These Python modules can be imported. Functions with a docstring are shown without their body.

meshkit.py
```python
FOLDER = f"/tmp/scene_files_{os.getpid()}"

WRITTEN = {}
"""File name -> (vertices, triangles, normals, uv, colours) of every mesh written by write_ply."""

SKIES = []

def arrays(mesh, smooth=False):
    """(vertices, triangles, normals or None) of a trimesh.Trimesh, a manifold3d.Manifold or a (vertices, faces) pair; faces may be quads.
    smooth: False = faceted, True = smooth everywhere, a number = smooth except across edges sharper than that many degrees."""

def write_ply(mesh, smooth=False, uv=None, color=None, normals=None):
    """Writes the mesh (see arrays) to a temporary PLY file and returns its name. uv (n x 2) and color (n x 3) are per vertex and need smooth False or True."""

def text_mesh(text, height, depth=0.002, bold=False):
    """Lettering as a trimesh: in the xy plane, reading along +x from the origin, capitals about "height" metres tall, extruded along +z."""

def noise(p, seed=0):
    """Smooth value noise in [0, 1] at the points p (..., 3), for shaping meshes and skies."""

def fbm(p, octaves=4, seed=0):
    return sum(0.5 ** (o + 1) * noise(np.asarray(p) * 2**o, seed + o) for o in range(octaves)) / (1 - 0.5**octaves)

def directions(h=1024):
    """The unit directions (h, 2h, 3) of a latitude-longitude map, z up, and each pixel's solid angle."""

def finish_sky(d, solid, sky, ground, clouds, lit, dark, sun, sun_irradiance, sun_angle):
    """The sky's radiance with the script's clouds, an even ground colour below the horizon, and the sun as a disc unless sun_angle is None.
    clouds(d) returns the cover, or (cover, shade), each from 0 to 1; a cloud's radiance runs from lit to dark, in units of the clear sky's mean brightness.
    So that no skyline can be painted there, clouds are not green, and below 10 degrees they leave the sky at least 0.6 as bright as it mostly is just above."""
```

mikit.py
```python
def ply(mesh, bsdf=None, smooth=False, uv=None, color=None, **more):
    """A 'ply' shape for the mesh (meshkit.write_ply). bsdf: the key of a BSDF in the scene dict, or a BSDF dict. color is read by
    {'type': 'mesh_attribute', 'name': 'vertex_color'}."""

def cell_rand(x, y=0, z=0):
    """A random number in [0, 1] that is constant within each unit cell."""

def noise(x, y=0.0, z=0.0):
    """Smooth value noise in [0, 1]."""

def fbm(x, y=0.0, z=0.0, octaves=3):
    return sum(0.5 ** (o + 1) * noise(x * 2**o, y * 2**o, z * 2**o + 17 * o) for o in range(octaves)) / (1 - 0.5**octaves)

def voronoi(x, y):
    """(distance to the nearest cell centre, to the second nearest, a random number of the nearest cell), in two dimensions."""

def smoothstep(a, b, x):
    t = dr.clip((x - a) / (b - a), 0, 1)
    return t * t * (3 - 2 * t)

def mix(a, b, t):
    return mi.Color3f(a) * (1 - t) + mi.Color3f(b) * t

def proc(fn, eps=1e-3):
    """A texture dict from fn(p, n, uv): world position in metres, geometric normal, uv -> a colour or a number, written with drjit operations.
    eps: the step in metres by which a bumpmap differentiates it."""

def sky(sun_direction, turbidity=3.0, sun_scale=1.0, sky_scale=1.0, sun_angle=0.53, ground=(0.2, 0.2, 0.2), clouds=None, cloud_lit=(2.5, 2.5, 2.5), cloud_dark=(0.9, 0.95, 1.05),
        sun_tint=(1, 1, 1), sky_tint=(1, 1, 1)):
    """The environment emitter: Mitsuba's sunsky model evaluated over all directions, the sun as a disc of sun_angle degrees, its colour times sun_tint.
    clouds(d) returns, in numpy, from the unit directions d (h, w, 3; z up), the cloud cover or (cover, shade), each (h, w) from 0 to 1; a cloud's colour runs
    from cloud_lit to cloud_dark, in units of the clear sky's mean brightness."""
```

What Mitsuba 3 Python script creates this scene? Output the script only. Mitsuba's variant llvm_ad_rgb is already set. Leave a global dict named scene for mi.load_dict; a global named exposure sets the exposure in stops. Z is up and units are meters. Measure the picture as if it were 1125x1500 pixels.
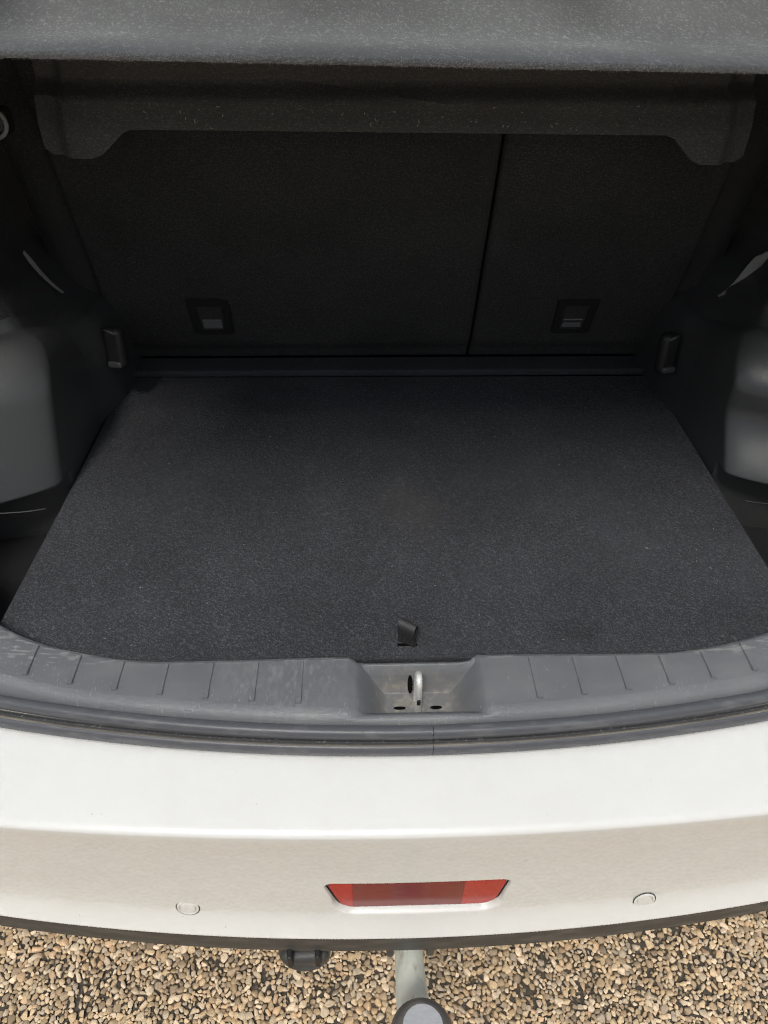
import math, random
import numpy as np, trimesh, drjit as dr, mitsuba as mi, mikit, meshkit
import manifold3d as m3
from mikit import noise, fbm, voronoi, smoothstep, mix, proc
from scipy.spatial import cKDTree
from scipy.interpolate import PchipInterpolator
from shapely.geometry import Polygon, LineString

rng = np.random.default_rng(7)
random.seed(7)
T = mi.ScalarTransform4f
scene, labels = {'type': 'scene'}, {}

# ------------------------------------------------------------------ camera, sky, exposure
PITCH, YAW, ROLL = 0.67182, 0.04082, 0.01406
EYE = np.array([-0.0599, 0.0, 1.42])
fwd = np.array([math.sin(YAW) * math.cos(PITCH), math.cos(YAW) * math.cos(PITCH), -math.sin(PITCH)])
rt = np.array([math.cos(YAW), -math.sin(YAW), 0.0])
up = np.cross(rt, fwd)
up = math.cos(ROLL) * up - math.sin(ROLL) * rt
scene['camera'] = {'type': 'perspective', 'fov': 68.0, 'fov_axis': 'y', 'near_clip': 0.01, 'far_clip': 500.0,
                   'to_world': T().look_at(origin=EYE.tolist(), target=(EYE + fwd).tolist(), up=up.tolist())}
def overcast(d):
    # the standard overcast sky: three times as bright overhead as at the horizon
    return np.ones(d.shape[:2]), 1.0 - np.clip(d[..., 2], 0, 1)
scene['sky'] = mikit.sky([-0.13, -0.54, 0.83], turbidity=4, sun_scale=0.40, sun_angle=14, sun_tint=(0.86, 1.0, 1.22), clouds=overcast,
                         cloud_lit=(1.62, 1.72, 1.86), cloud_dark=(0.53, 0.56, 0.61), ground=(0.25, 0.22, 0.17))
exposure = 2.28

# ------------------------------------------------------------------ materials
def two(b): return {'type': 'twosided', 'bsdf': b}
def pr(color, rough, **k): return {'type': 'principled', 'base_color': color if isinstance(color, dict) else {'type': 'rgb', 'value': list(color)}, 'roughness': rough, **k}
def bump(b, fn, scale, eps=5e-4):
    return {'type': 'bumpmap', 'arbitrary': proc(fn, eps), 'scale': scale, 'bsdf': b}

def carpet(lo, hi, size, tint, nap=1.0, stain=False):
    def fn(p, n, uv):
        x, y, z = p.x * size, p.y * size * nap, p.z * size
        fine = noise(x, y, z)
        warp = noise(x * .35 + 9, y * .35, z * .35) * 3
        strand = noise(x * .55 + warp, y * .8 - warp, z * .6)
        s = smoothstep(.5, .95, strand) * .7 + smoothstep(.62, .95, fine) * .75
        big = fbm(p.x * 9, p.y * 9, p.z * 9, 3)
        c = mix([lo * tint[0], lo * tint[1], lo * tint[2]], [hi * tint[0], hi * tint[1], hi * tint[2]], dr.clip(s, 0, 1.2))
        c = c * (.75 + .5 * big)
        if stain:
            r = dr.sqrt(dr.square(p.x - .205) + dr.square((p.y - .640) * 1.5)) + .05 * (fbm(p.x * 40, p.y * 40, 1, 3) - .5)
            c = c * (1 - .22 * smoothstep(.045, .012, r))
            r2 = dr.sqrt(dr.square(p.x - .02) + dr.square((p.y - .88) * .8)) + .06 * (fbm(p.x * 30, p.y * 30, 4, 3) - .5)
            c = mix(c, [.11, .10, .085], .16 * smoothstep(.07, .01, r2))
        return c
    return fn
scene['floor_carpet'] = two(pr(proc(carpet(.036, .108, 1250, (.96, .98, 1.075), 1.0, True)), .95, specular=.1))
scene['seat_carpet'] = two(pr(proc(carpet(.030, .085, 1150, (1.0, 1, 1.0))), .95, specular=.1))
scene['shelf_carpet'] = two(pr(proc(carpet(.145, .24, 800, (1, 1, 1.01), .3)), .95, specular=.1))
scene['flap_carpet'] = two(pr(proc(carpet(.062, .130, 1000, (1.03, 1, .95))), .9, specular=.15))

def grain(p, n, uv): return noise(p.x * 650, p.y * 650, p.z * 650)
def sill_color(p, n, uv):
    dirt = smoothstep(.4, .9, fbm(p.x * 16 + 3, p.y * 30, p.z * 16, 4)) * .6
    scr = smoothstep(.80, .97, noise(p.x * 700, p.y * 260 + p.x * 160, 3)) * smoothstep(.40, .75, fbm(p.x * 14, p.y * 30, 9, 3))
    near = smoothstep(.075, .02, dr.abs(p.x - .004)) * (.35 + .65 * smoothstep(.725, .706, p.z)) * smoothstep(.739, .728, p.z)
    wornleft = smoothstep(.09, .0, dr.sqrt(dr.square((p.x + .14) * .8) + dr.square(p.y - .565))) * smoothstep(.35, .8, fbm(p.x * 240, p.y * 120, 2, 4))
    dust = near * (.25 + .75 * smoothstep(.35, .8, fbm(p.x * 150, p.y * 150, p.z * 120, 4)))
    edge = smoothstep(.7415, .7440, p.z) * smoothstep(.5, .8, noise(p.x * 90, p.y * 400, 3)) * smoothstep(.57, .585, p.y)
    film = smoothstep(.35, .75, fbm(p.x * 9, p.y * 22, 5, 4))
    dirt = dr.clip(dirt + film * .7, 0, 1)
    c = mix([.128, .133, .145], [.170, .172, .175], dirt * .8)
    c = mix(c, [.40, .39, .37], dr.clip(scr * .30 + wornleft * .22 + edge * .35, 0, 1))
    return mix(c, [.40, .35, .27], dr.clip(dust * .45, 0, 1))
scene['sill_plastic'] = two(bump(pr(proc(sill_color), .46, specular=.45), grain, .00055))
def trim_color(p, n, uv):
    scr = smoothstep(.8, .97, noise(p.x * 200 + p.z * 90, p.y * 30, p.z * 150)) * smoothstep(.55, .8, fbm(p.x * 14, p.y * 14, p.z * 14, 2)) * .4
    return mix([.043, .044, .045], [.14, .14, .138], scr * .5)
scene['trim_plastic'] = two(bump(pr(proc(trim_color), .34, specular=.6), grain, .00022))
scene['dark_plastic'] = two(pr((.018, .018, .019), .45, specular=.4))
scene['lever_plastic'] = two(pr((.12, .12, .122), .26, specular=.5))
scene['hook_highlight_plastic'] = two(pr((.075, .075, .077), .24, specular=.5))
scene['hole_black'] = two({'type': 'diffuse', 'reflectance': {'type': 'rgb', 'value': [.006, .006, .006]}})
def rubber_color(p, n, uv):
    d = smoothstep(.5, .85, fbm(p.x * 40, p.y * 140, p.z * 140, 3))
    return mix([.075, .077, .087], [.13, .13, .135], d * .7)
scene['rubber'] = two(pr(proc(rubber_color), .42, specular=.5))
def dusty(p, n, uv):
    line = smoothstep(.7172, .7186, p.z) * smoothstep(.7206, .7196, p.z)
    line2 = smoothstep(.7120, .7130, p.z) * smoothstep(.7142, .7132, p.z) * .5
    k = .25 + .75 * fbm(p.x * 18, 1, 7, 3)
    grit = smoothstep(.7, .9, noise(p.x * 500, p.y * 500, p.z * 500)) * .3
    return mix([.05, .05, .054], [.50, .45, .37], dr.clip((line + line2) * k + grit * k, 0, 1))
scene['dusty_rubber'] = two(pr(proc(dusty), .7))
def paint(p, n, uv):
    d = fbm(p.x * 30, p.y * 30, p.z * 30, 3)
    film = smoothstep(.5, .9, fbm(p.x * 5, p.y * 5, p.z * 12, 3)) * .05
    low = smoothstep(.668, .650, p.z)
    c = mix([.66, .655, .632], [.615, .60, .565], smoothstep(.4, .75, d) * .18 + film)
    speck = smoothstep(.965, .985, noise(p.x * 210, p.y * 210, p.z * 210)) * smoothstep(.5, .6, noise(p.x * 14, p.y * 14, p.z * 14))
    flake_reflect = 1 + .02 * (noise(p.x * 420, p.y * 420, p.z * 420) - .5) + .10 * (noise(p.x * 260, p.y * 260, p.z * 200) - .5) * smoothstep(.668, .655, p.z) * smoothstep(.455, .475, p.z)  # paint flake, plus speckle on the face painted in as gravel reflection
    c = mix(c, [.53, .475, .375], low * (.10 + .16 * fbm(p.x * 8, p.y * 8, p.z * 20, 3)))  # beige gravel light and some dust, both put into the face colour
    return mix(c * flake_reflect, [.20, .16, .11], speck * .7)
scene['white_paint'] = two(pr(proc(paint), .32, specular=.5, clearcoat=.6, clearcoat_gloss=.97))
def valance(p, n, uv):
    return mix([.05, .049, .047], [.085, .08, .07], smoothstep(.4, .8, fbm(p.x * 25, p.y * 60, p.z * 60, 3)))
scene['valance_plastic'] = two(pr(proc(valance), .5, specular=.4))
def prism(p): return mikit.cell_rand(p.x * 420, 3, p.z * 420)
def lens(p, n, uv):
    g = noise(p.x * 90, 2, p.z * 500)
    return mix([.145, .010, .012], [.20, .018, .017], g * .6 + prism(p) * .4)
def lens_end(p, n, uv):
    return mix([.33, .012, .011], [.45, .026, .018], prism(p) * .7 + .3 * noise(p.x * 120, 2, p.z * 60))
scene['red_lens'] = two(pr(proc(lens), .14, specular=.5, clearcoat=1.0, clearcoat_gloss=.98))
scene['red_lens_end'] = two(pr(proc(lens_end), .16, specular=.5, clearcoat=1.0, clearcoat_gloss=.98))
scene['bright_steel'] = two(pr((.78, .76, .72), .32, metallic=.45, specular=.6))
def zinc(p, n, uv):
    c = mix([.56, .58, .51], [.68, .68, .61], smoothstep(.3, .75, fbm(p.x * 60, p.y * 35, p.z * 60, 4)))
    return mix(c, [.30, .25, .18], smoothstep(.58, .8, fbm(p.x * 90 + 5, p.y * 45, p.z * 90, 4)) * .6)
scene['zinc_neck'] = two(pr(proc(zinc), .5, specular=.5))
def ballsteel(p, n, uv):
    return mix([.10, .10, .105], [.17, .165, .16], fbm(p.x * 120, p.y * 120, p.z * 120, 3))
scene['ball_steel'] = two(pr(proc(ballsteel), .38, metallic=.55))
def balltop(p, n, uv):
    return mix([.33, .34, .36], [.45, .46, .48], fbm(p.x * 150, p.y * 600, p.z, 3))
scene['ball_top'] = two(pr(proc(balltop), .4, metallic=.4))
scene['rust'] = two(pr((.50, .19, .09), .6))
scene['webbing'] = two(pr(proc(lambda p, n, uv: mix([.012, .012, .013], [.042, .042, .044], smoothstep(.3, .7, .5 + .5 * dr.sin((p.x * .78 - p.y * .6) * 3600)))), .6))
scene['pale_grey'] = two(pr((.20, .20, .19), .6))
scene['headliner'] = two({'type': 'diffuse', 'reflectance': {'type': 'rgb', 'value': [.42, .41, .39]}})
scene['tyre_rubber'] = two(pr((.02, .02, .02), .8))
scene['tinted_glass'] = {'type': 'thindielectric', 'specular_transmittance': {'type': 'rgb', 'value': [.85, .88, .86]}}
scene['lint_fibre'] = two(pr((.55, .54, .5), .8))
scene['fuzz_fibre'] = two(pr((.38, .385, .39), .9))
def ground_col(p, n, uv):
    f, s, w = voronoi(p.x * 72, p.y * 72)
    stone = smoothstep(.04, .16, s - f)
    far = smoothstep(1.0, 1.6, dr.sqrt(dr.square(p.x) + dr.square(p.y)))
    c = mix([.30, .235, .155], [.52, .45, .34], w)
    base = mix([.045, .038, .030], [.11, .092, .070], noise(p.x * 300, p.y * 300))
    return mix(base, mix(base, c, stone), far)
scene['binder'] = two(pr(proc(ground_col), .85))
scene['stone'] = two(pr({'type': 'mesh_attribute', 'name': 'vertex_color'}, .7, specular=.3))

# ------------------------------------------------------------------ helpers
def free(key):
    if key not in scene: return key
    i = 1
    while f'{key}_{i:03d}' in scene: i += 1
    return f'{key}_{i:03d}'
def add(key, mesh, bsdf, smooth=40, label=None, kind=None, category=None, group=None, **k):
    key = free(key)
    scene[key] = mikit.ply(mesh, bsdf, smooth, **k)
    d = {a: b for a, b in (('label', label), ('kind', kind), ('category', category), ('group', group)) if b}
    if d: labels[key] = d
    return key
def grid(P, closed=False):
    """P (n, m, 3): a sheet of quads."""
    n, m = P.shape[:2]
    i, j = np.meshgrid(np.arange(n - 1), np.arange(m if closed else m - 1), indexing='ij')
    j2 = (j + 1) % m
    q = np.stack([i * m + j, i * m + j2, (i + 1) * m + j2, (i + 1) * m + j], -1).reshape(-1, 4)
    return trimesh.Trimesh(P.reshape(-1, 3), np.vstack([q[:, [0, 1, 2]], q[:, [0, 2, 3]]]), process=False)
def cat(*ms): return trimesh.util.concatenate(list(ms))
def mani(m):
    me = m.to_mesh()
    return trimesh.Trimesh(me.vert_properties[:, :3], me.tri_verts, process=False)
def rbox(sx, sy, sz, r=.003, at=(0, 0, 0), R=None):
    """a rounded box"""
    s = m3.Manifold.sphere(r, 12)
    hx, hy, hz = sx / 2 - r, sy / 2 - r, sz / 2 - r
    h = m3.Manifold.batch_hull([s.translate((a * hx, b * hy, c * hz)) for a in (-1, 1) for b in (-1, 1) for c in (-1, 1)])
    t = mani(h)
    if R is not None: t.vertices = t.vertices @ np.asarray(R).T
    t.apply_translation(at)
    return t
def tube(pts, r, sides=14, closed=False, caps=True):
    p = np.asarray(pts, float)
    r = np.broadcast_to(r, (len(p),))
    t = np.gradient(p, axis=0)
    if closed: t = np.roll(p, -1, 0) - np.roll(p, 1, 0)
    t /= np.linalg.norm(t, axis=1, keepdims=True)
    a = np.zeros_like(p); last = np.array([.3, .1, 1.0])
    for k in range(len(p)):
        last = last - t[k] * (last @ t[k]); last /= np.linalg.norm(last); a[k] = last
    b = np.cross(t, a)
    ang = np.arange(sides) * 2 * np.pi / sides
    V = p[:, None] + r[:, None, None] * (np.cos(ang)[None, :, None] * a[:, None] + np.sin(ang)[None, :, None] * b[:, None])
    if closed: V = np.concatenate([V, V[:1]])
    elif caps:
        V = np.concatenate([np.repeat(p[:1, None], sides, 1), V, np.repeat(p[-1:, None], sides, 1)])
    return grid(V, closed=True)
def Rx(a): c, s = math.cos(a), math.sin(a); return np.array([[1, 0, 0], [0, c, -s], [0, s, c]])
def Rz(a): c, s = math.cos(a), math.sin(a); return np.array([[c, -s, 0], [s, c, 0], [0, 0, 1]])
def sm(a, b, x):
    t = np.clip((x - a) / (b - a), 0, 1)
    return t * t * (3 - 2 * t)
def spline(pts, n=40):
    from scipy.interpolate import CubicSpline
    p = np.asarray(pts, float); s = np.r_[0, np.cumsum(np.linalg.norm(np.diff(p, axis=0), axis=1))]
    return CubicSpline(s, p)(np.linspace(0, s[-1], n))
def rpoly(pts, r): return Polygon(pts).buffer(-r).buffer(r, quad_segs=6)
def extrude_round(poly, depth, bevel):
    """outline in (x, z) extruded along y from 0 (front) to depth, front edge bevelled"""
    rings = []
    for o, y in ((bevel, 0.0), (bevel * .45, bevel * .12), (bevel * .12, bevel * .45), (0, bevel), (0, depth)):
        g = poly.buffer(-o, join_style='round')
        L = g.exterior
        c = np.array([L.interpolate(t, normalized=True).coords[0] for t in np.linspace(0, 1, 120, endpoint=False)])
        rings.append((c, y))
    # line up the rings by angle
    out = []
    ctr = np.array(poly.centroid.coords[0])
    ref = rings[-1][0]
    for c, y in rings:
        k = cKDTree(c).query(ref)[1]
        k2 = np.array([c[i] for i in k])
        out.append(np.c_[k2[:, 0], np.full(len(k2), y), k2[:, 1]])
    cap = np.repeat(np.array([[ctr[0], 0, ctr[1]]]), len(ref), 0)
    return grid(np.stack([cap] + out), closed=True)

# ------------------------------------------------------------------ the ground and its gravel
gx = np.linspace(-1, 1, 61); G = np.stack(list(np.meshgrid(np.sign(gx) * np.abs(gx) ** 3 * 150, np.sign(gx) * np.abs(gx) ** 3 * 150, indexing='ij')) + [np.zeros((61, 61))], -1)
add('ground', grid(G), 'binder', False, kind='structure', label='dark bound ground between the pebbles')
def gravel():
    from scipy.spatial import ConvexHull
    x0, x1, y0, y1 = -1.05, 1.05, -.60, .75
    n = 38500
    P = rng.uniform([x0, y0], [x1, y1], (n, 2))
    size = np.clip(np.exp(rng.normal(math.log(.0046), .32, n)), .0022, .0085)
    for it in range(34):
        d, k = cKDTree(P).query(P, k=7)
        push = np.zeros_like(P)
        for c in range(1, 7):
            v = P - P[k[:, c]]
            need = (size + size[k[:, c]]) * .90
            push += v / np.maximum(d[:, c:c + 1], 1e-5) * np.maximum(0, need - d[:, c])[:, None] * .28
        P += np.clip(push, -.006, .006)
    # grit in the gaps
    tree = cKDTree(P)
    Q = rng.uniform([x0, y0], [x1, y1], (40000, 2))
    d, k = tree.query(Q)
    gap = d - size[k] * .85
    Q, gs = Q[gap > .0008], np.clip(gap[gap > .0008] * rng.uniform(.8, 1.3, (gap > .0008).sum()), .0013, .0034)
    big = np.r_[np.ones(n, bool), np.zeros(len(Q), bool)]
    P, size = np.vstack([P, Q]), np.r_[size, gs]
    N = len(P)
    bases = []
    while len(bases) < 40:
        v = rng.normal(size=(15, 3)); v /= np.linalg.norm(v, axis=1, keepdims=True)
        v[:, 2] = np.clip(v[:, 2], -.75, .62)
        h = ConvexHull(v)
        if len(h.vertices) == 15:
            f = h.simplices.copy()
            c = v[f]; nr = np.cross(c[:, 1] - c[:, 0], c[:, 2] - c[:, 0])
            fl = (nr * c.mean(1)).sum(1) < 0
            f[fl] = f[fl][:, ::-1]
            bases.append((v, f))
    w = rng.integers(0, 40, N)
    B = np.array([b[0] for b in bases])[w]
    FF = np.array([b[1] for b in bases])[w]
    sc = np.stack([size * rng.uniform(1.02, 1.38, N), size * rng.uniform(.80, 1.08, N), size * rng.uniform(.55, .8, N)], -1)
    B = B * sc[:, None]
    tx, tz = rng.normal(0, .16, N), rng.uniform(0, 2 * np.pi, N)
    c, s = np.cos(tx), np.sin(tx)
    y, z = B[..., 1] * c[:, None] - B[..., 2] * s[:, None], B[..., 1] * s[:, None] + B[..., 2] * c[:, None]
    c, s = np.cos(tz)[:, None], np.sin(tz)[:, None]
    V = np.stack([B[..., 0] * c - y * s, B[..., 0] * s + y * c, z], -1)
    V[..., :2] += P[:, None]
    top = np.where(big, .0056 + .0008 * rng.normal(size=N), .0034)
    V[..., 2] += (top - V[..., 2].max(1))[:, None]
    pal = np.array([[.63, .50, .335], [.53, .405, .26], [.70, .59, .44], [.43, .335, .235], [.58, .49, .375], [.33, .265, .195], [.60, .44, .285], [.48, .41, .325], [.72, .60, .45]])
    col = pal[rng.choice(9, N, p=[.23, .18, .15, .12, .09, .06, .08, .03, .06])] * rng.uniform(.75, 1.25, (N, 1))
    col = col * [1.06, 1.0, .93]
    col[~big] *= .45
    C = np.repeat(col[:, None], 15, 1)
    C = C * (1 + .35 * (meshkit.noise(V * 330)[..., None] - .5))
    F = (FF + (np.arange(N) * 15)[:, None, None]).reshape(-1, 3)
    return trimesh.Trimesh(V.reshape(-1, 3), F, process=False), C.reshape(-1, 3)
gm, gc = gravel()
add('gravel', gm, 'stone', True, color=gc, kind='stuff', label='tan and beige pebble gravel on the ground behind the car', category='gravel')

# ------------------------------------------------------------------ the car: plan curves
labels['car'] = {'label': 'white car seen from behind with its boot open', 'category': 'car'}
def y_bumper(x): x = np.abs(x); return .403 + .12 * x ** 2 + 3.2 * np.maximum(0, x - .56) ** 2
def y_seal(x): x = np.abs(x); return .4850 + .22 * x ** 2 + 1.2 * np.maximum(0, x - .5) ** 2
def y_sillout(x): x = np.abs(x); return .4955 + .24 * x ** 2 + 1.2 * np.maximum(0, x - .5) ** 2
_in = PchipInterpolator([0, .05, .064, .075, .10, .20, .29, .33, .38, .435, .49, .55, .62, .70], [.580, .580, .581, .586, .5866, .5850, .5845, .5885, .5985, .612, .638, .69, .77, .80])
def y_sillin(x): return _in(np.abs(x))

# ---- rear bumper: profile swept over x, with the lamp recess pressed in
_lp = [(-.1075, .541), (.1115, .541), (.0995, .474), (-.0880, .474)]
def fillet(pts, radii):
    out = []
    n = len(pts)
    for k in range(n):
        p, a, b = np.array(pts[k]), np.array(pts[k - 1]), np.array(pts[(k + 1) % n])
        u, v = (a - p) / np.linalg.norm(a - p), (b - p) / np.linalg.norm(b - p)
        half = math.acos(np.clip(u @ v, -1, 1)) / 2
        d = radii[k] / math.tan(half)
        c = p + (u + v) / np.linalg.norm(u + v) * radii[k] / math.sin(half)
        s0, s1 = p + u * d - c, p + v * d - c
        for t in np.linspace(0, 1, 12):
            w = s0 * (1 - t) + s1 * t
            out.append(tuple(c + w / np.linalg.norm(w) * radii[k]))
    return Polygon(out)
LAMP = fillet(_lp, [.009, .009, .022, .022])
def bumper():
    xs = np.r_[np.linspace(-.86, -.5, 60), np.linspace(-.5, -.16, 90)[1:], np.linspace(-.16, .16, 260)[1:], np.linspace(.16, .5, 90)[1:], np.linspace(.5, .86, 60)[1:]]
    zf = np.r_[np.linspace(.6655, .59, 16), np.linspace(.59, .465, 100)[1:], np.linspace(.465, .437, 22)[1:]]
    rows = []
    for x in xs:
        ye, yb = float(y_seal(x)), float(y_bumper(x))
        top = [(ye + .012, .640), (ye + .004, .690), (ye - .001, .6945), (ye - .006, .6945)]
        t1 = 1 - .0115 / (ye - .006 - yb)
        for t in np.linspace(.12, t1, 14):
            top.append((ye - .006 + (yb - ye + .006) * t, .6945 - .0215 * t - .0022 * t ** 3))
        (ya, za), (yc, zc) = top[-1], (yb + .0002, .6662)
        yk, zk = yb + .0002, za - .0030
        for t in np.linspace(0, 1, 12)[1:]:
            top.append(((1 - t) ** 2 * ya + 2 * t * (1 - t) * yk + t * t * yc, (1 - t) ** 2 * za + 2 * t * (1 - t) * zk + t * t * zc))
        face = []
        for z in zf:
            t = np.clip((.667 - z) / .13, 0, 1)
            bul = .0135 * (1 - (1 - t) ** 1.5)
            fl = -.0170 * max(0, (.472 - z) / .035) ** 1.5 + .035 * x * x * sm(.56, .44, z)
            face.append((yb + bul + fl, z))
        yl = face[-1][0]
        bot = [(yl + .001, .4345), (yl + .006, .4325), (yl + .03, .4325)]
        rows.append(top + face + bot)
    R = np.array(rows)
    P = np.concatenate([np.repeat(xs[:, None, None], R.shape[1], 1), R], -1)
    # the recess
    from shapely import points, distance, contains
    m = (np.abs(P[..., 0]) < .16) & (P[..., 2] > .455) & (P[..., 2] < .565) & (P[..., 1] < .46)
    pt = points(P[..., 0][m], P[..., 2][m])
    d = distance(LAMP.exterior, pt) * np.where(contains(LAMP, pt), 1, -1)
    low = sm(.510, .480, P[..., 2][m])
    P[..., 1][m] += .016 * sm(-.0015 - .006 * low, .0015, d)
    return grid(P)
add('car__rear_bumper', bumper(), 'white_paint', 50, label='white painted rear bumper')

def gap_shadow():
    o = LAMP.buffer(-.0004); c = np.array(o.exterior.coords)[:-1]
    o2 = []
    ring = LineString(np.vstack([c, c[:1]]))
    n = 220
    A = np.array([ring.interpolate(t, normalized=True).coords[0] for t in np.linspace(0, 1, n, endpoint=False)])
    P3 = np.c_[A[:, 0], y_bumper(A[:, 0]) + .0185 - .04 * (A[:, 1] - .51), A[:, 1]]
    return tube(np.vstack([P3]), .0007, 8, closed=True)
add('car__rear_bumper__lamp_gap_shadow', gap_shadow(), 'hole_black', 60)  # thin black ring added for the shade inside the recess edge
def lens_piece(a, b, bsdf, key, lab=None):
    box = Polygon([(a, .4), (b, .4), (b, .6), (a, .6)])
    g = LAMP.buffer(-.002).intersection(box)
    g = g.buffer(-.0001)
    V = trimesh.creation.extrude_polygon(g, .012, engine='earcut')
    v = V.vertices.copy()
    x, z, d = v[:, 0], v[:, 1], v[:, 2]
    V.vertices = np.c_[x, y_bumper(x) + .0162 + d - .04 * (z - .51), z]
    v = V.vertices; v[:, 0] = .0015 + (v[:, 0] - .0015) * .985; V.vertices = v
    V.invert()
    add(key, V, bsdf, 30, label=lab)
lens_piece(-.0745, .0585, 'red_lens', 'car__rear_bumper__lamp_lens', 'dark red middle of the bumper reflector with a reflection put into its colour')  # dark reflection put into the lens colour; nothing is built to cast it
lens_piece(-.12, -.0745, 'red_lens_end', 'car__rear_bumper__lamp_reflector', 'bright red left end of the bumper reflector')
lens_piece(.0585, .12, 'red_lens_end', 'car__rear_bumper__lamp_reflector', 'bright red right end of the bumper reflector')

def disc(r, depth, bev, hole=0):
    prof = [(hole, 0)] if hole == 0 else [(hole, depth), (hole, bev), (hole + bev * .5, 0)]
    prof += [(r - bev, 0), (r - bev * .3, bev * .3), (r, bev), (r, depth)]
    a = np.linspace(0, 2 * np.pi, 48, endpoint=False)
    P = np.array([[(p * np.cos(t), d, p * np.sin(t)) for t in a] for p, d in prof])
    return grid(P, closed=True)
for sx, zc in ((-.2725, .474), (.2872, .462)):
    yy = float(y_bumper(sx)) + .0135 - .0170 * max(0, (.472 - zc) / .035) ** 1.5 + .035 * sx * sx * sm(.56, .44, zc) + .0004
    sl = math.atan(.24 * sx)
    a_ = np.linspace(0, 2 * np.pi, 48, endpoint=False)
    gap = tube(np.c_[.0141 * np.cos(a_), np.full(48, .0016), .0141 * np.sin(a_)], .0007, 8, closed=True)
    for nm, mesh, mt in (('sensor_gap', gap, 'valance_plastic'), ('sensor_ring', disc(.0138, .012, .0022, .0098), 'white_paint'), ('parking_sensor', disc(.0092, .01, .0008), 'white_paint')):
        v = mesh.vertices @ (Rz(sl) @ Rx(-.15)).T
        mesh.vertices = v + [sx, yy - .0026, zc]
        add('car__rear_bumper__' + nm, mesh, mt, 30)
def valance_mesh():
    xs = np.linspace(-.85, .85, 170); rows = []
    for x in xs:
        yb = float(y_bumper(x)) + .035 * x * x
        rows.append([(yb + .03, .4300), (yb + .010, .4300), (yb + .0065, .4285), (yb + .0060, .425), (yb + .008, .400), (yb + .011, .366), (yb + .0135, .3615), (yb + .018, .3595), (yb + .06, .362)])
    R = np.array(rows)
    return grid(np.concatenate([np.repeat(xs[:, None, None], R.shape[1], 1), R], -1))
add('car__lower_valance', valance_mesh(), 'valance_plastic', 35, label='unpainted dark grey strip under the bumper')

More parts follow.
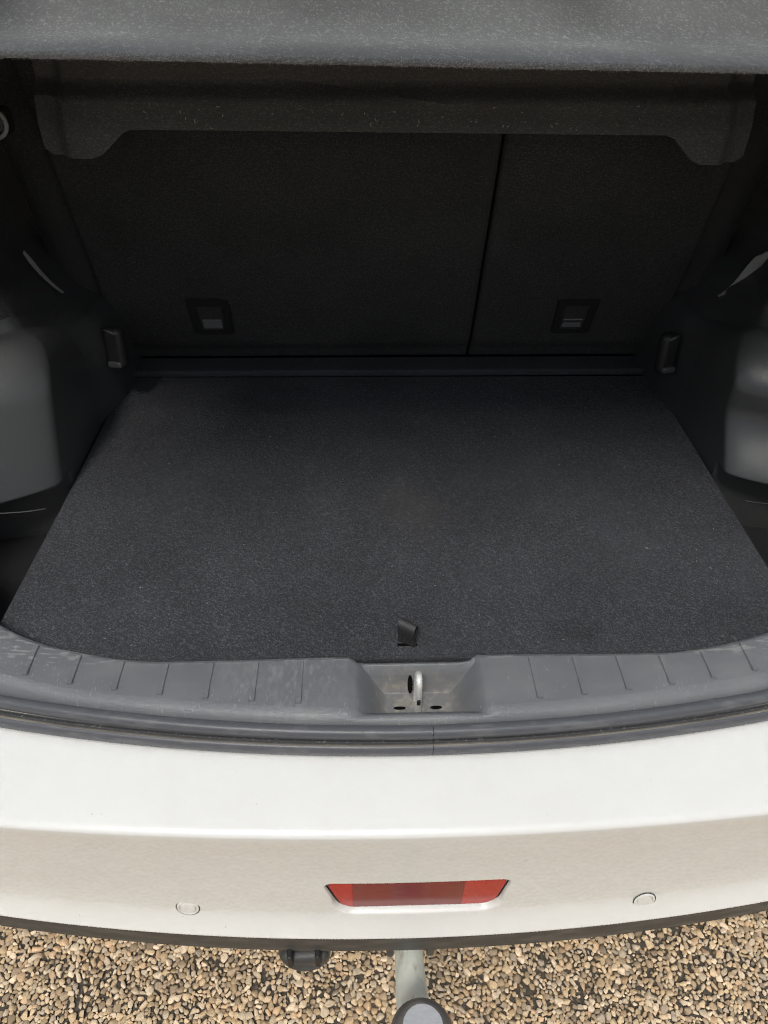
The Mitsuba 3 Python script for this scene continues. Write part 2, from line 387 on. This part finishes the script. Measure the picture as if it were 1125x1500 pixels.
# ---- weather seal: two lips and a dusty groove
def seal_sweep(prof, x0, x1, n=240):
    xs = np.linspace(x0, x1, n)
    rows = []
    for x in xs:
        a, b = float(y_sillout(x)), float(y_seal(x))
        rows.append([(b + (a - b) * s + dy, z) for s, dy, z in prof])
    R = np.array(rows)
    return grid(np.concatenate([np.repeat(xs[:, None, None], R.shape[1], 1), R], -1))
lip_in = [(1, .016, .716), (1, .006, .7275), (1, .0, .7315), (1, -.0055, .7325), (1, -.0095, .7305), (1, -.0112, .7265), (1, -.0105, .7205), (1, -.006, .7150), (1, .0, .7125)]
groove = [(.7, .003, .7150), (.55, -.0015, .7195), (.45, -.0025, .7165), (.42, -.0015, .7155), (.4, -.004, .7165), (.36, -.0045, .7135), (.3, -.003, .7125), (.28, -.0055, .7135), (.2, -.0058, .7105), (.2, .002, .7065)]
lip_out = [(.1, .008, .700), (.1, .005, .7085), (.05, .0008, .7125), (0, -.0022, .7130), (0, -.0052, .7105), (0, -.0065, .7060), (0, -.0056, .6995), (0, -.0030, .6955), (0, .006, .692)]
JOINT = .0165
for a, b in ((-.78, JOINT - .0003), (JOINT + .0003, .78)):
    add('car__boot_seal__inner_lip', seal_sweep(lip_in, a, b), 'rubber', 60)
    add('car__boot_seal__outer_lip', seal_sweep(lip_out, a, b), 'rubber', 60)
    add('car__boot_seal__groove', seal_sweep(groove, a, b), 'dusty_rubber', 60)

# ---- sill trim with its latch recess
def sill():
    xs = np.r_[np.linspace(-.70, -.11, 200), np.linspace(-.11, .11, 190)[1:-1], np.linspace(.11, .70, 200)]
    t = np.linspace(0, 1, 84)
    rows = []
    for x in xs:
        yi, yo = float(y_sillin(x)), float(y_sillout(x))
        d = (yi - yo)
        rise = .012 * sm(.36, .52, abs(x))
        pre = [(yi + .012, .700), (yi + .0035, .712), (yi + .001, .730 + rise), (yi - .001, .7385 + rise), (yi - .004, .7425 + rise), (yi - .008, .7445 + rise)]
        a, b = yi - .0085, yo + .014
        y = a + (b - a) * t
        z = .7446 + rise + .0012 * np.sin(t * np.pi) - .0012 * t
        mid = np.c_[y, z]
        post = np.array([(yo + .0105, .7425), (yo + .006, .7405), (yo + .0025, .7375), (yo + .0008, .7335), (yo, .7285), (yo + .002, .722)])
        post[:, 1] += rise * np.linspace(.9, .2, 6)
        R = np.vstack([pre, mid, post])
        # recess
        yb, yf = .5795, .5075
        r = np.minimum(np.minimum((x + .0665) / .036, (.0765 - x) / .036), np.minimum((yb - R[:, 1]) / .0165, (R[:, 1] - yf) / .012))
        r = np.clip(r, 0, 1)
        k = sm(-.12, 1.0, r) if False else r * r * (3 - 2 * r) * .5 + r * .5
        R[:, 1] = R[:, 1]
        R[:, 1 + 0] = R[:, 0 + 1]
        z = R[:, 1].copy()
        rows.append((R, z))
    P = []
    for x, (R, _) in zip(xs, rows):
        yb, yf = .5795, .5060
        yv = R[:, 0]
        r = np.minimum(np.minimum((x + .0665) / .034, (.0765 - x) / .034), np.minimum((yb - yv) / .0165, (yv - yf) / .010))
        r = np.clip(r, 0, 1); k = r * r * (3 - 2 * r) * .6 + r * .4
        rim = np.clip(np.minimum(np.minimum((x + .075) / .009, (.085 - x) / .009), 1), 0, 1)
        z = R[:, 1] - .043 * k * (R[:, 1] > .70)
        z = z - .0025 * rim * ((yv < yb + .002) & (yv > yf - .005))
        P.append(np.c_[np.full(len(R), x), yv, z])
    return grid(np.array(P))
add('car__sill_trim', sill(), 'sill_plastic', 60, label='scuffed grey plastic boot sill trim with a latch recess')
def rib(x):
    yi, yo = float(y_sillin(x)), float(y_sillout(x))
    h = sm(.36, .52, abs(x)) * .012
    a, b = yi - .010, yo + .0175
    L = a - b
    w = .0040
    g = Polygon([(-w, -L / 2), (w, -L / 2), (w, L / 2), (-w, L / 2)]).buffer(-.0018).buffer(.0018, quad_segs=4)
    m = trimesh.creation.extrude_polygon(g, .004, engine='earcut')
    v = m.vertices.copy()
    top = v[:, 2] > .002
    v[top, :2] *= [.72, .985]
    v[:, 1] += 0
    v += [x, (a + b) / 2, .7446 + h - .0015]
    m.vertices = v
    return m
for k in range(7):
    add('car__sill_trim__rib', rib(-.129 - .0508 * k), 'sill_plastic', 25)
    add('car__sill_trim__rib', rib(.1355 + .0506 * k), 'sill_plastic', 25)
def hole(cx, cy, cz, rx, ry, R=None):
    a = np.linspace(0, 2 * np.pi, 28, endpoint=False)
    ring = np.c_[rx * np.cos(a), ry * np.sin(a), np.zeros(28)]
    P = np.stack([ring, ring * .97 + [0, 0, -.001]] + [ring * 0 + [0, 0, -.001]])
    m = grid(P, closed=True)
    if R is not None: m.vertices = m.vertices @ R.T
    m.apply_translation((cx, cy, cz))
    return m
for hx in (-.0165, .0255): add('car__sill_trim__bolt_hole', hole(hx, .5415, .7012, .0068, .0020), 'hole_black', False)
add('car__sill_trim__latch_slot', hole(-.0042, .5590, .721, .0030, .011, Rx(1.0)), 'hole_black', False)
# striker: a bent steel hoop seen end-on
hp = spline([(0, .5335, .696), (0, .5335, .725), (0, .5345, .744), (0, .5375, .7515), (0, .543, .754), (0, .549, .7515), (0, .5525, .744), (0, .554, .725), (0, .554, .696)], 60)
hoop = tube(hp, .0036, 16)
hoop.vertices = hoop.vertices * [1.05, 1, 1] + [.0035, 0, 0]
add('car__latch_striker', hoop, 'bright_steel', 60, label='bright steel latch hoop standing in the sill recess')
add('car__latch_striker__worn_patch', rbox(.0042, .002, .008, .0009, (.0035, .5285, .727)), 'dark_plastic', 40)

# ---- side trims: the wall's distance from the middle as a function of (y, z)
def side(s):
    ys = np.r_[np.linspace(.56, .84, 40), np.linspace(.84, 1.0, 80)[1:], np.linspace(1.0, 1.42, 90)[1:]]
    zs = np.r_[np.linspace(.60, .72, 16), np.linspace(.72, 1.0, 120)[1:], np.linspace(1.0, 1.34, 36)[1:]]
    Y, Zz = np.meshgrid(ys, zs, indexing='ij')
    y0 = .56 + np.maximum(0, .665 + .33 * np.clip((Zz - .70) / .88, 0, 1) ** 1.3 - .56) * sm(.73, .80, Zz)   # the trim ends at the corner post
    Y = np.where(Y < .87, y0 + (Y - .56) / .31 * (.87 - y0), Y) if True else Y
    Y = np.maximum(Y, y0)
    wall = .655 - .055 * sm(1.0, 1.35, Zz)
    wall -= .05 * sm(.80, .60, Y) * sm(.72, .8, Zz) * 0
    ztop = .940 - .055 * sm(1.0, 1.2, Y)                      # arch crest
    base = .5045 - (.022 if s < 0 else .014) * sm(1.13, 1.23, Y)
    q = np.clip((Zz - (ztop - .075)) / .075, 0, 1)
    arch = base + .038 * (1 - np.sqrt(np.maximum(0, 1 - q ** 2)))
    arch = arch + np.clip((Zz - ztop) / .022, 0, 1) * (.552 - base - .038)
    arch = arch + .065 * sm(0, 1, np.clip((Zz - ztop - .022) / .10, 0, 1))
    front = .880 + .085 * np.clip((Zz - .74) / .2, 0, 1) if s < 0 else .893 + .060 * sm(.715, .835, Zz)
    front = front + (.03 * sm(.86, .96, Zz) if s < 0 else .080 * sm(.855, .970, Zz))
    mw = .056 if s < 0 else .045
    m = sm(front - mw, front + mw, Y)
    low = sm(.728, .742, Zz)                                    # the pocket runs under the arch's rear end
    x = wall + (arch - wall) * m * np.maximum(low, sm(.93, .97, Y))
    return np.stack([s * x, Y, Zz], -1)
for s, w in ((-1, 'left'), (1, 'right')):
    sd = side(s); cut = int(np.argmin(np.abs(sd[0, :, 2] - .957)))
    add('car__side_lining', grid(sd[:, cut:]), 'seat_carpet', 50)
    key = add('car__side_trim', grid(sd[:, :cut + 1]), 'trim_plastic', 50, label=f'dark plastic trim over the wheel arch on the {w} of the boot')
    # pocket floor and lip
    P = np.array([[(s * .50, .59, .625), (s * .67, .59, .625)], [(s * .50, 1.0, .625), (s * .70, 1.0, .625)]])
    add(key + '__pocket_floor', grid(P), 'dark_plastic', False)
    lp = spline([(s * .512, .875, .737), (s * .535, .868, .7375), (s * .58, .862, .739), (s * .65, .85, .742)], 20)
    add(key + '__pocket_lip', tube(lp, .0014, 8), 'dark_plastic', 60)
    # tie-down hook block
    at = [-.472, 1.196, .830] if s < 0 else [.476, 1.180, .823]
    def hook(m):
        m.vertices = m.vertices @ Rz(s * .25).T @ Rx(-.1).T + at
        return m
    add(key + '__tie_down_hook', hook(rbox(.034, .024, .072, .010, (0, .004, 0))), 'dark_plastic', 40)
    lipc = np.linspace(-1, 1, 16)
    add(key + '__hook_highlight', hook(tube(np.c_[.0125 * lipc, np.full(16, -.0075) + .003 * lipc ** 2, .031 - .005 * lipc * -s - .003 * lipc ** 2], np.r_[np.linspace(.0008, .0026, 8), np.linspace(.0026, .0008, 8)], 10)), 'hook_highlight_plastic', 60)  # paler arc added as the highlight along the hook's top
    add(key + '__hook_highlight', hook(rbox(.025, .010, .011, .0035, (0, -.0085, -.026))), 'hook_highlight_plastic', 40)  # paler bar added as the lower highlight

# ---- seat backs (carpeted rear faces), split 60/40
sa = math.atan2(1.335 - 1.172, 1.20 - .745)
def seat_point(x, h, out=0.0):
    """h: metres up along the seat's rear face"""
    return np.stack(np.broadcast_arrays(x, 1.335 - h * math.sin(sa) - out * math.cos(sa), .748 + h * math.cos(sa) - out * math.sin(sa)), -1)
def seat_panel(x0, x1, h0, h1, thick=.06, bulge=.006):
    xs = np.r_[x0, x0 + np.array([.001, .003, .007, .012]), np.linspace(x0 + .02, x1 - .02, 60), x1 - np.array([.012, .007, .003, .001]), x1]
    hs = np.r_[h0, h0 + np.array([.001, .003, .007, .012]), np.linspace(h0 + .02, h1 - .02, 50), h1 - np.array([.012, .007, .003, .001]), h1]
    X, H = np.meshgrid(xs, hs, indexing='ij')
    e = np.minimum(np.minimum(X - x0, x1 - X), np.minimum(H - h0, h1 - H))
    o = -.010 * (1 - np.sqrt(np.clip(1 - (1 - np.clip(e / .012, 0, 1)) ** 2, 0, 1)))
    o = o + bulge * np.sin(np.pi * (X - x0) / (x1 - x0)) * np.sin(np.pi * (H - h0) / (h1 - h0))
    o = o - .010 * sm(.030, .005, H)
    o = o + .003 * (meshkit.fbm(np.stack([X * 9, H * 9, X * 0], -1), 3) - .5)
    return seat_point(X, H, o)
SEATS = [(-.508, .1535, -.3235), (.1578, .512, .336)]
for x0, x1, hx in SEATS:
    w = 'wide left' if hx < 0 else 'narrow right'
    P = seat_panel(x0, x1, -.022, .545)
    m = grid(P)
    edge = np.concatenate([P[:, 0], P[-1, 1:], P[::-1, -1][1:], P[0, ::-1][1:]])
    back = edge + np.array([0, .08, .02])
    key = add('car__seat_back', cat(m, grid(np.stack([edge, back]))), 'seat_carpet', 50, label=f'{w} carpeted rear seat back')
    # release handle
    R = Rx(-sa)
    # in the panel's own frame: x right, y into the seat, z up along the seat
    fr = m3.CrossSection([[(-.030, -.034), (.030, -.034), (.033, .040), (-.033, .040)]]).offset(.006, m3.JoinType.Round, 2, 24)
    inn = m3.CrossSection([[(-.019, -.028), (.019, -.028), (.020, .026), (-.020, .026)]]).offset(.003, m3.JoinType.Round, 2, 16)
    bez = mani((m3.Manifold.extrude(fr, .003) + m3.Manifold.extrude(fr.offset(-.003, m3.JoinType.Round, 2, 24), .0055)) - m3.Manifold.extrude(inn, .05).translate((0, 0, -.02)))
    cup = mani(m3.Manifold.extrude(inn, .022).translate((0, 0, -.0225)) - m3.Manifold.extrude(inn.offset(-.0015, m3.JoinType.Round, 2, 16), .05).translate((0, 0, -.0205)))
    lev = cat(rbox(.035, .018, .0045, .0015, (0, -.017, .0005), Rx(-.16)), rbox(.036, .0032, .005, .0012, (0, -.0065, .0022)))
    def put(mesh, o=0.0):
        v = mesh.vertices
        mesh.vertices = seat_point(hx + v[:, 0], .098 + v[:, 1], v[:, 2] + o)
        return mesh
    add(key + '__release_bezel', put(bez, .0015), 'dark_plastic', 40)
    add(key + '__release_cup', put(cup, .0015), 'hole_black', 40)
    add(key + '__release_lever', put(lev, .0015), 'lever_plastic', 40)
# side bolsters and pale strips put in for light showing through the gaps
for s in (-1, 1):
    hs = np.linspace(.0, .545, 50)
    c = np.array([(-.014, -.022), (.0, -.016), (.03, -.013), (.06, -.026), (.075, -.05), (.078, -.09)])
    P = np.array([[seat_point(s * (.515 + a), h, b) for a, b in c] for h in hs])
    add('car__seat_bolster', grid(P), 'seat_carpet', 60)
hs = np.linspace(0, 1, 40)
for s, pts, w0 in ((1, [(.607, 1.195, .990), (.596, 1.196, .968), (.576, 1.199, .940), (.548, 1.205, .915)], .017),
                   (-1, [(-.583, 1.20, .992), (-.572, 1.202, .965), (-.553, 1.205, .936), (-.541, 1.208, .922)], .0035)):
    c = spline(pts, 40)
    wd = w0 * sm(1.0, .25, hs) * (.35 + .65 * sm(0, .2, hs)) + .0012
    P = np.stack([c + np.c_[-s * wd * .75, wd * 0 + .006, wd * .5], c + np.c_[-s * wd * .3, wd * 0, wd * .25], c, c + [s * .004, .012, -.004]], 1)
    add('car__gap_light_strip', grid(P), 'pale_grey', 60, label='pale strip put in for light showing between seat and side trim')  # pale colour stands for light coming through beside the seat

# carpeted strip behind the boot board, and the floor under everything
add('car__floor_strip', cat(rbox(1.02, .058, .014, .004, (.003, 1.3300, .7228))), 'floor_carpet', 50)
P = np.array([[(-.66, .585, .60), (.66, .585, .60)], [(-.66, 1.5, .60), (.66, 1.5, .60)]])
Q = np.array([[(-.72, 1.43, .33), (.72, 1.43, .33)], [(-.72, 1.43, .90), (.72, 1.43, .90)]])
add('car__boot_well', cat(grid(P), grid(Q)), 'hole_black', False)
P = np.array([[(-.66, .56, .33), (.66, .56, .33)], [(-.66, 2.8, .33), (.66, 2.8, .33)]])
add('car__underbody', cat(grid(P), trimesh.creation.box((1.3, .04, .10), T().translate([0, .52, .385]).matrix if False else np.array([[1, 0, 0, 0], [0, 1, 0, .54], [0, 0, 1, .385], [0, 0, 0, 1.]]))), 'dark_plastic', False)

# ---- boot floor board and its pull strap
labels['boot_board'] = {'label': 'loose black carpeted board forming the boot floor with a pull strap', 'category': 'boot board'}
def board():
    pts = [(-.4985, 1.300), (.5055, 1.296), (.5035, 1.04), (.5005, .89), (.4995, .72), (.499, .60), (-.512, .60), (-.510, .68), (-.504, .90)]
    g = Polygon(pts).buffer(-.006).buffer(.006, quad_segs=5)
    slit = Polygon([(-.017, .6165), (.007, .6165), (.007, .6215), (-.017, .6215)])
    rings = []
    m0 = trimesh.creation.extrude_polygon(g.buffer(-.004), .004, engine='earcut')
    top = m0.copy(); top.apply_translation((0, 0, .716))
    edges = []
    L = g.exterior
    base = np.array([L.interpolate(t, normalized=True).coords[0] for t in np.linspace(0, 1, 600, endpoint=False)])
    nxt = np.roll(base, -1, 0) - np.roll(base, 1, 0); nrm = np.c_[nxt[:, 1], -nxt[:, 0]]; nrm /= np.linalg.norm(nrm, axis=1, keepdims=True)
    if not L.is_ccw: nrm = -nrm
    for o, z in ((.0065, .7200), (.004, .7197), (.0015, .7185), (.0003, .7165), (0, .714), (0, .702)):
        edges.append(np.c_[base - nrm * o, np.full(600, z)])
    ring = grid(np.stack(edges), closed=True)
    return cat(top, ring)
add('boot_board__board', board(), 'floor_carpet', 40)
def strap():
    path = spline([(-.001, .700), (-.0014, .722), (-.0030, .734), (-.0058, .7455), (-.0050, .7535), (.0002, .7565), (.0052, .7520), (.0052, .742), (.0022, .730), (.0012, .720), (.0010, .700)], 60)
    w = .022
    rows = []
    for j, t in enumerate(np.linspace(-1, 1, 14)):
        rows.append(np.c_[path[:, 0], np.full(60, t * w / 2), path[:, 1] + .0016 * t])
    a = np.array(rows)
    tn = np.gradient(path, axis=0); tn /= np.linalg.norm(tn, axis=1, keepdims=True)
    n2 = np.c_[tn[:, 1], -tn[:, 0]] * .0006
    off = np.c_[n2[:, 0], np.zeros(60), n2[:, 1]]
    out, inn = a + off, a - off
    m = cat(grid(out), grid(inn), grid(np.stack([out[0], inn[0]])), grid(np.stack([out[-1], inn[-1]])))
    m.vertices = m.vertices @ Rz(math.radians(62)).T + [-.004, .622, 0]
    return m
add('boot_board__pull_strap', strap(), 'webbing', 50, label='short black webbing loop standing out of the board')
add('boot_board__strap_slit', rbox(.024, .004, .0012, .0005, (-.004, .6200, .7203)), 'hole_black', False)

# ---- parcel shelf: tilted carpeted panel, its hanging flap with two tabs
labels['parcel_shelf'] = {'label': 'grey carpeted parcel shelf across the top of the boot', 'category': 'parcel shelf'}
SY = .86
def shelf_z(x, y): return 1.3045 - .0105 * (x + .02) / .9 * (1 if True else 0) + 0 * y
def shelf():
    xs = np.linspace(-.598, .598, 240)
    prof = [(SY + .25, -.008), (SY + .02, -.0075), (SY + .003, -.0068), (SY + .0005, -.0058), (SY - .0006, -.0038), (SY - .0002, -.0018), (SY + .0012, -.0005), (SY + .003, .0)]
    prof += [(y, .072 * sm(1.0, 1.30, y)) for y in np.linspace(SY + .02, 1.20, 40)] + [(y, .072 * sm(1.0, 1.30, y)) for y in np.linspace(1.205, 1.36, 22)] + [(y, .072) for y in np.linspace(1.38, 1.5, 4)] + [(1.5, -.006), (1.2, -.008)]
    prof = np.array(prof)
    P = np.array([[(x, y, shelf_z(x, y) + z) for y, z in prof] for x in xs])
    w = meshkit.fbm(P * 70, 3, seed=3)[..., None] - .5
    P = P + w * np.array([0, .0025, .0010])
    return grid(P)
add('parcel_shelf__panel', shelf(), 'shelf_carpet', 60)
def flap():
    out = [(-.478, 1.285), (-.474, 1.165), (-.464, 1.157), (-.410, 1.156), (-.394, 1.161), (-.362, 1.1875), (-.352, 1.1915), (.352, 1.1875), (.366, 1.1835), (.396, 1.156), (.409, 1.151), (.464, 1.150), (.474, 1.158), (.478, 1.285)]
    g = Polygon(out).buffer(-.003).buffer(.003, quad_segs=4)
    m = trimesh.creation.extrude_polygon(g, .014, engine='earcut')
    # refine so that it can be bent
    me = m3.Manifold(m3.Mesh(np.asarray(m.vertices, np.float32), np.asarray(m.faces, np.uint32))).refine_to_length(.006)
    m = mani(me)
    v = m.vertices
    x, z, d = v[:, 0].copy(), v[:, 1].copy(), v[:, 2].copy()
    y = 1.100 + d
    y += .026 * sm(1.222, 1.242, z) - .010 * sm(1.222, 1.190, z)      # upper part set back, lower lip coming forward
    side_ = sm(.435, .452, np.abs(x))
    y += .018 * side_
    y += .010 * sm(.400, .350, np.abs(x)) * 0
    m.vertices = np.c_[x, y, z]
    return m
add('parcel_shelf__hanging_flap', flap(), 'flap_carpet', 25, label='brownish flap with a tab at each end hanging under the shelf')
def fibres(n, place, lmin, lmax, wd, seed):
    r = np.random.default_rng(seed); V, F = [], []
    for i in range(n):
        p, nrm = place(r)
        d = r.normal(size=3); d -= nrm * (d @ nrm) * .75; d /= np.linalg.norm(d)
        L = r.uniform(lmin, lmax); side_ = np.cross(d, nrm); side_ /= np.linalg.norm(side_) + 1e-9
        bend = np.cross(nrm, d) * L * r.uniform(-.3, .3)
        pts = [p + nrm * .0004, p + nrm * .0008 + d * L * .5 + bend, p + nrm * .0005 + d * L]
        b = len(V)
        for q in pts: V += [q - side_ * wd, q + side_ * wd, q + nrm * wd * 1.5]
        for k in (0, 3):
            for a_, c_ in ((0, 1), (1, 2), (2, 0)): F += [(b + k + a_, b + k + c_, b + k + 3 + c_), (b + k + a_, b + k + 3 + c_, b + k + 3 + a_)]
    return trimesh.Trimesh(np.array(V), np.array(F), process=False)
def on_edge(r):
    x = r.uniform(-.46, .46); a = r.uniform(0, 1)
    return np.array([x, SY - .0015 + .002 * a * a, shelf_z(x, 0) - .0062 + .006 * a + r.normal(0, .0005)]), np.array([0, -.8, .6 - 1.2 * (1 - a)]) / 1.0
add('parcel_shelf__edge_fuzz', fibres(2600, on_edge, .0010, .0026, .00014, 5), 'fuzz_fibre', False, kind='stuff', label='pale fuzz along the cut edge of the shelf')
def on_board(r): return np.array([r.uniform(-.45, .46), .62 + .5 * r.uniform() ** 1.5, .7203]), np.array([0, 0, 1.])
add('boot_board__lint', fibres(60, on_board, .0012, .004, .00014, 6), 'lint_fibre', False, kind='stuff', label='scattered pale lint on the board')
def on_flap(r): return np.array([r.uniform(-.34, .34), 1.0895 if r.uniform() < .75 else 1.119, r.uniform(1.193, 1.222)]), np.array([0, -1., 0])
add('parcel_shelf__lint', fibres(46, on_flap, .001, .005, .00028, 8), 'lint_fibre', False, kind='stuff', label='pale lint caught on the hanging flap')

# shelf pivot pin at the left wall, a small dark socket with a bright rim
a = np.linspace(0, 2 * np.pi, 40, endpoint=False)
add('car__shelf_pivot', tube(np.c_[-.526 + .017 * np.cos(a), 1.09 + 0 * a, 1.198 + .017 * np.sin(a)], .0028, 10, closed=True), 'pale_grey', 60)
add('car__shelf_pivot__socket', rbox(.034, .03, .034, .008, (-.526, 1.108, 1.198)), 'dark_plastic', 40)

# ---- tow bar and trailer socket
neck = spline([(-.001, .62, .335), (-.001, .50, .325), (-.001, .425, .325), (.0, .370, .335), (.002, .330, .352), (.003, .306, .372), (.0035, .300, .395)], 60)
add('car__tow_bar__neck', tube(neck, np.r_[np.linspace(.0165, .018, 30), np.linspace(.018, .0225, 20), np.linspace(.0225, .019, 10)], 24), 'zinc_neck', 60, label='pale zinc coated tow bar neck')
BC = np.array([.0035, .3005, .425])
th = np.linspace(math.radians(38), math.radians(170), 40)
P = np.array([[BC + .0365 * np.array([math.sin(t) * math.cos(p), math.sin(t) * math.sin(p), math.cos(t)]) for p in np.linspace(0, 2 * np.pi, 64, endpoint=False)] for t in th])
add('car__tow_bar__ball', grid(P, closed=True), 'ball_steel', 60, label='dark steel tow ball')
rr = .0365 * math.sin(math.radians(38)); zt = BC[2] + .0365 * math.cos(math.radians(38))
a = np.linspace(0, 2 * np.pi, 64, endpoint=False)
P = np.stack([np.c_[BC[0] + r * np.cos(a), BC[1] + r * np.sin(a), np.full(64, z)] for r, z in ((rr, zt - .001), (rr, zt + .0003), (rr - .0006, zt + .0008), (0, zt + .0008))])
add('car__tow_bar__ball_top', grid(P, closed=True), 'ball_top', 30, label='bright worn flat on top of the tow ball')
aa = np.linspace(-.75, .55, 40)
for rad, zz in ((.0362, .004), (.0355, -.0045)):
    add('car__tow_bar__rust_ring', tube(np.c_[BC[0] + rad * np.cos(aa) * .995, BC[1] + rad * np.sin(aa) * .995, np.full(40, BC[2] + zz)], .0012, 8), 'rust', 60, label='rusty orange line round the tow ball')
for s in (-1, 1): add('car__tow_bar__bracket', rbox(.010, .10, .026, .003, (.0 + s * .0265, .468, .347)), 'valance_plastic', 40)
sock = trimesh.creation.cylinder(.034, .05, sections=40)
v = sock.vertices @ Rx(math.pi / 2 - .35).T
sock = cat(trimesh.Trimesh(v, sock.faces, process=False), )
sock.apply_translation((-.1385, .446, .340))
lid = rbox(.062, .020, .05, .008, (-.1385, .426, .328), Rx(.3))
add('car__trailer_socket', cat(sock), 'valance_plastic', 35, label='black round trailer socket under the bumper')
add('car__trailer_socket__lid', lid, 'valance_plastic', 40)
for s in (-1, 1): add('car__trailer_socket__rib', rbox(.007, .030, .030, .002, (-.1385 + s * .018, .421, .356)), 'dark_plastic', 40)

# ---- the rest of the body, outside the frame but round the boot
for s in (-1, 1):
    # corner posts beside the opening
    zz = np.linspace(.60, 1.58, 40)
    rows = []
    for z in zz:
        t = np.clip((z - .70) / .88, 0, 1)
        yi = .66 + .33 * t ** 1.3; xi = .66 - .06 * t; xo = .865 - .15 * t ** 1.5
        rows.append([(s * (xi - .002), yi + .20, z), (s * xi, yi + .02, z), (s * (xi + .02), yi, z), (s * (xo - .06), yi + .03, z), (s * (xo - .01), yi + .09, z), (s * xo, yi + .2, z), (s * xo, yi + .45, z)])
    key = add('car__corner_post', grid(np.array(rows)), 'white_paint', 50)
    # tail lamp
    lp = []
    for z in np.linspace(.80, 1.08, 12):
        t = (z - .70) / .88; yi = .66 + .33 * t ** 1.3; xi = .66 - .06 * t; xo = .865 - .15 * t ** 1.5
        lp.append([(s * (xi + .03), yi + .01, z), (s * (xi + .032), yi - .006, z), (s * (xo - .06), yi + .018, z), (s * (xo - .006), yi + .075, z), (s * (xo + .008), yi + .16, z), (s * xo, yi + .165, z)])
    add(key + '__tail_lamp', grid(np.array(lp)), 'red_lens', 40)
    body = np.array([[(s * .865, y, z) for z in (.36, .45, .60, .80, .95)] + [(s * .845, y, 1.05)] for y in np.linspace(.85, 2.9, 12)])
    add('car__body_side', grid(body), 'white_paint', 50)
    win = np.array([[(s * .84, y, 1.06), (s * .71, y, 1.52)] for y in (1.45, 2.9)])
    add('car__side_window', grid(win), 'tinted_glass', False)
    inner = np.array([[(s * .60, y, 1.30), (s * .62, y, 1.05), (s * .66, y, .6)] for y in (1.40, 2.9)])
    add('car__inner_door', grid(inner), 'trim_plastic', False)
    sh = np.array([[(s * .598, y, 1.299), (s * .84, y, 1.08)] for y in (.98, 1.5)])
    add('car__quarter_trim', grid(np.array([[(s * .60, y, 1.30), (s * .585, y + .02, 1.56)] for y in (.92, 1.45)])), 'trim_plastic', False)
    tyre = trimesh.creation.torus(.245, .085, major_sections=48, minor_sections=16)
    tyre.vertices = tyre.vertices[:, [2, 0, 1]] + [s * .74, 1.22, .33]
    add('car__tyre', tyre, 'tyre_rubber', 60)
roof = np.array([[(x, y, 1.60 + .03 * (1 - (x / .7) ** 2) - .05 * max(0, (1.15 - y)) - (.06 if abs(x) > .69 else 0)) for x in np.linspace(-.72, .72, 15)] for y in np.linspace(1.10, 2.9, 20)])
add('car__roof', grid(roof), 'white_paint', 50)
add('car__roof_lining', grid(roof - [0, 0, .03]), 'headliner', 50)
# raised tailgate
tg0, tg1 = np.array([0, 1.12, 1.60]), np.array([0, .16, 2.03])
d = tg1 - tg0; L = np.linalg.norm(d); d /= L; nn = np.array([0, d[2], -d[1]])
nn = nn if nn[2] > 0 else -nn
def tg(u, w, x): return tg0 + d * u + nn * w + np.array([x, 0, 0])
fr = [[tg(u, .03 + .05 * sm(.4, .8, u / L) * math.cos(x / .68 * 1.3), x) for x in np.linspace(-.62, .62, 21)] for u in np.linspace(.65 * L, L, 12)]
add('car__tailgate__outer_skin', grid(np.array(fr)), 'white_paint', 50)
fi = [[tg(u, -.03, x) for x in np.linspace(-.60, .60, 15)] for u in np.linspace(.64 * L, L, 8)]
add('car__tailgate__inner_trim', grid(np.array(fi)), 'trim_plastic', 50)
gl = [[tg(u, .0, x) for x in np.linspace(-.50, .50, 5)] for u in np.linspace(.01 * L, .65 * L, 5)]
add('car__tailgate__rear_glass', grid(np.array(gl)), 'tinted_glass', False)
for s in (-1, 1): add('car__tailgate__frame', cat(tube([tg(.0, 0, s * .54), tg(.3 * L, .01, s * .56), tg(.6 * L, .0, s * .59), tg(L, .0, s * .60)], .035, 10)), 'trim_plastic', 60)
add('car__tailgate__frame', tube([tg(.0, 0, -.54), tg(.0, .01, 0), tg(.0, 0, .54)], .018, 10), 'trim_plastic', 60)
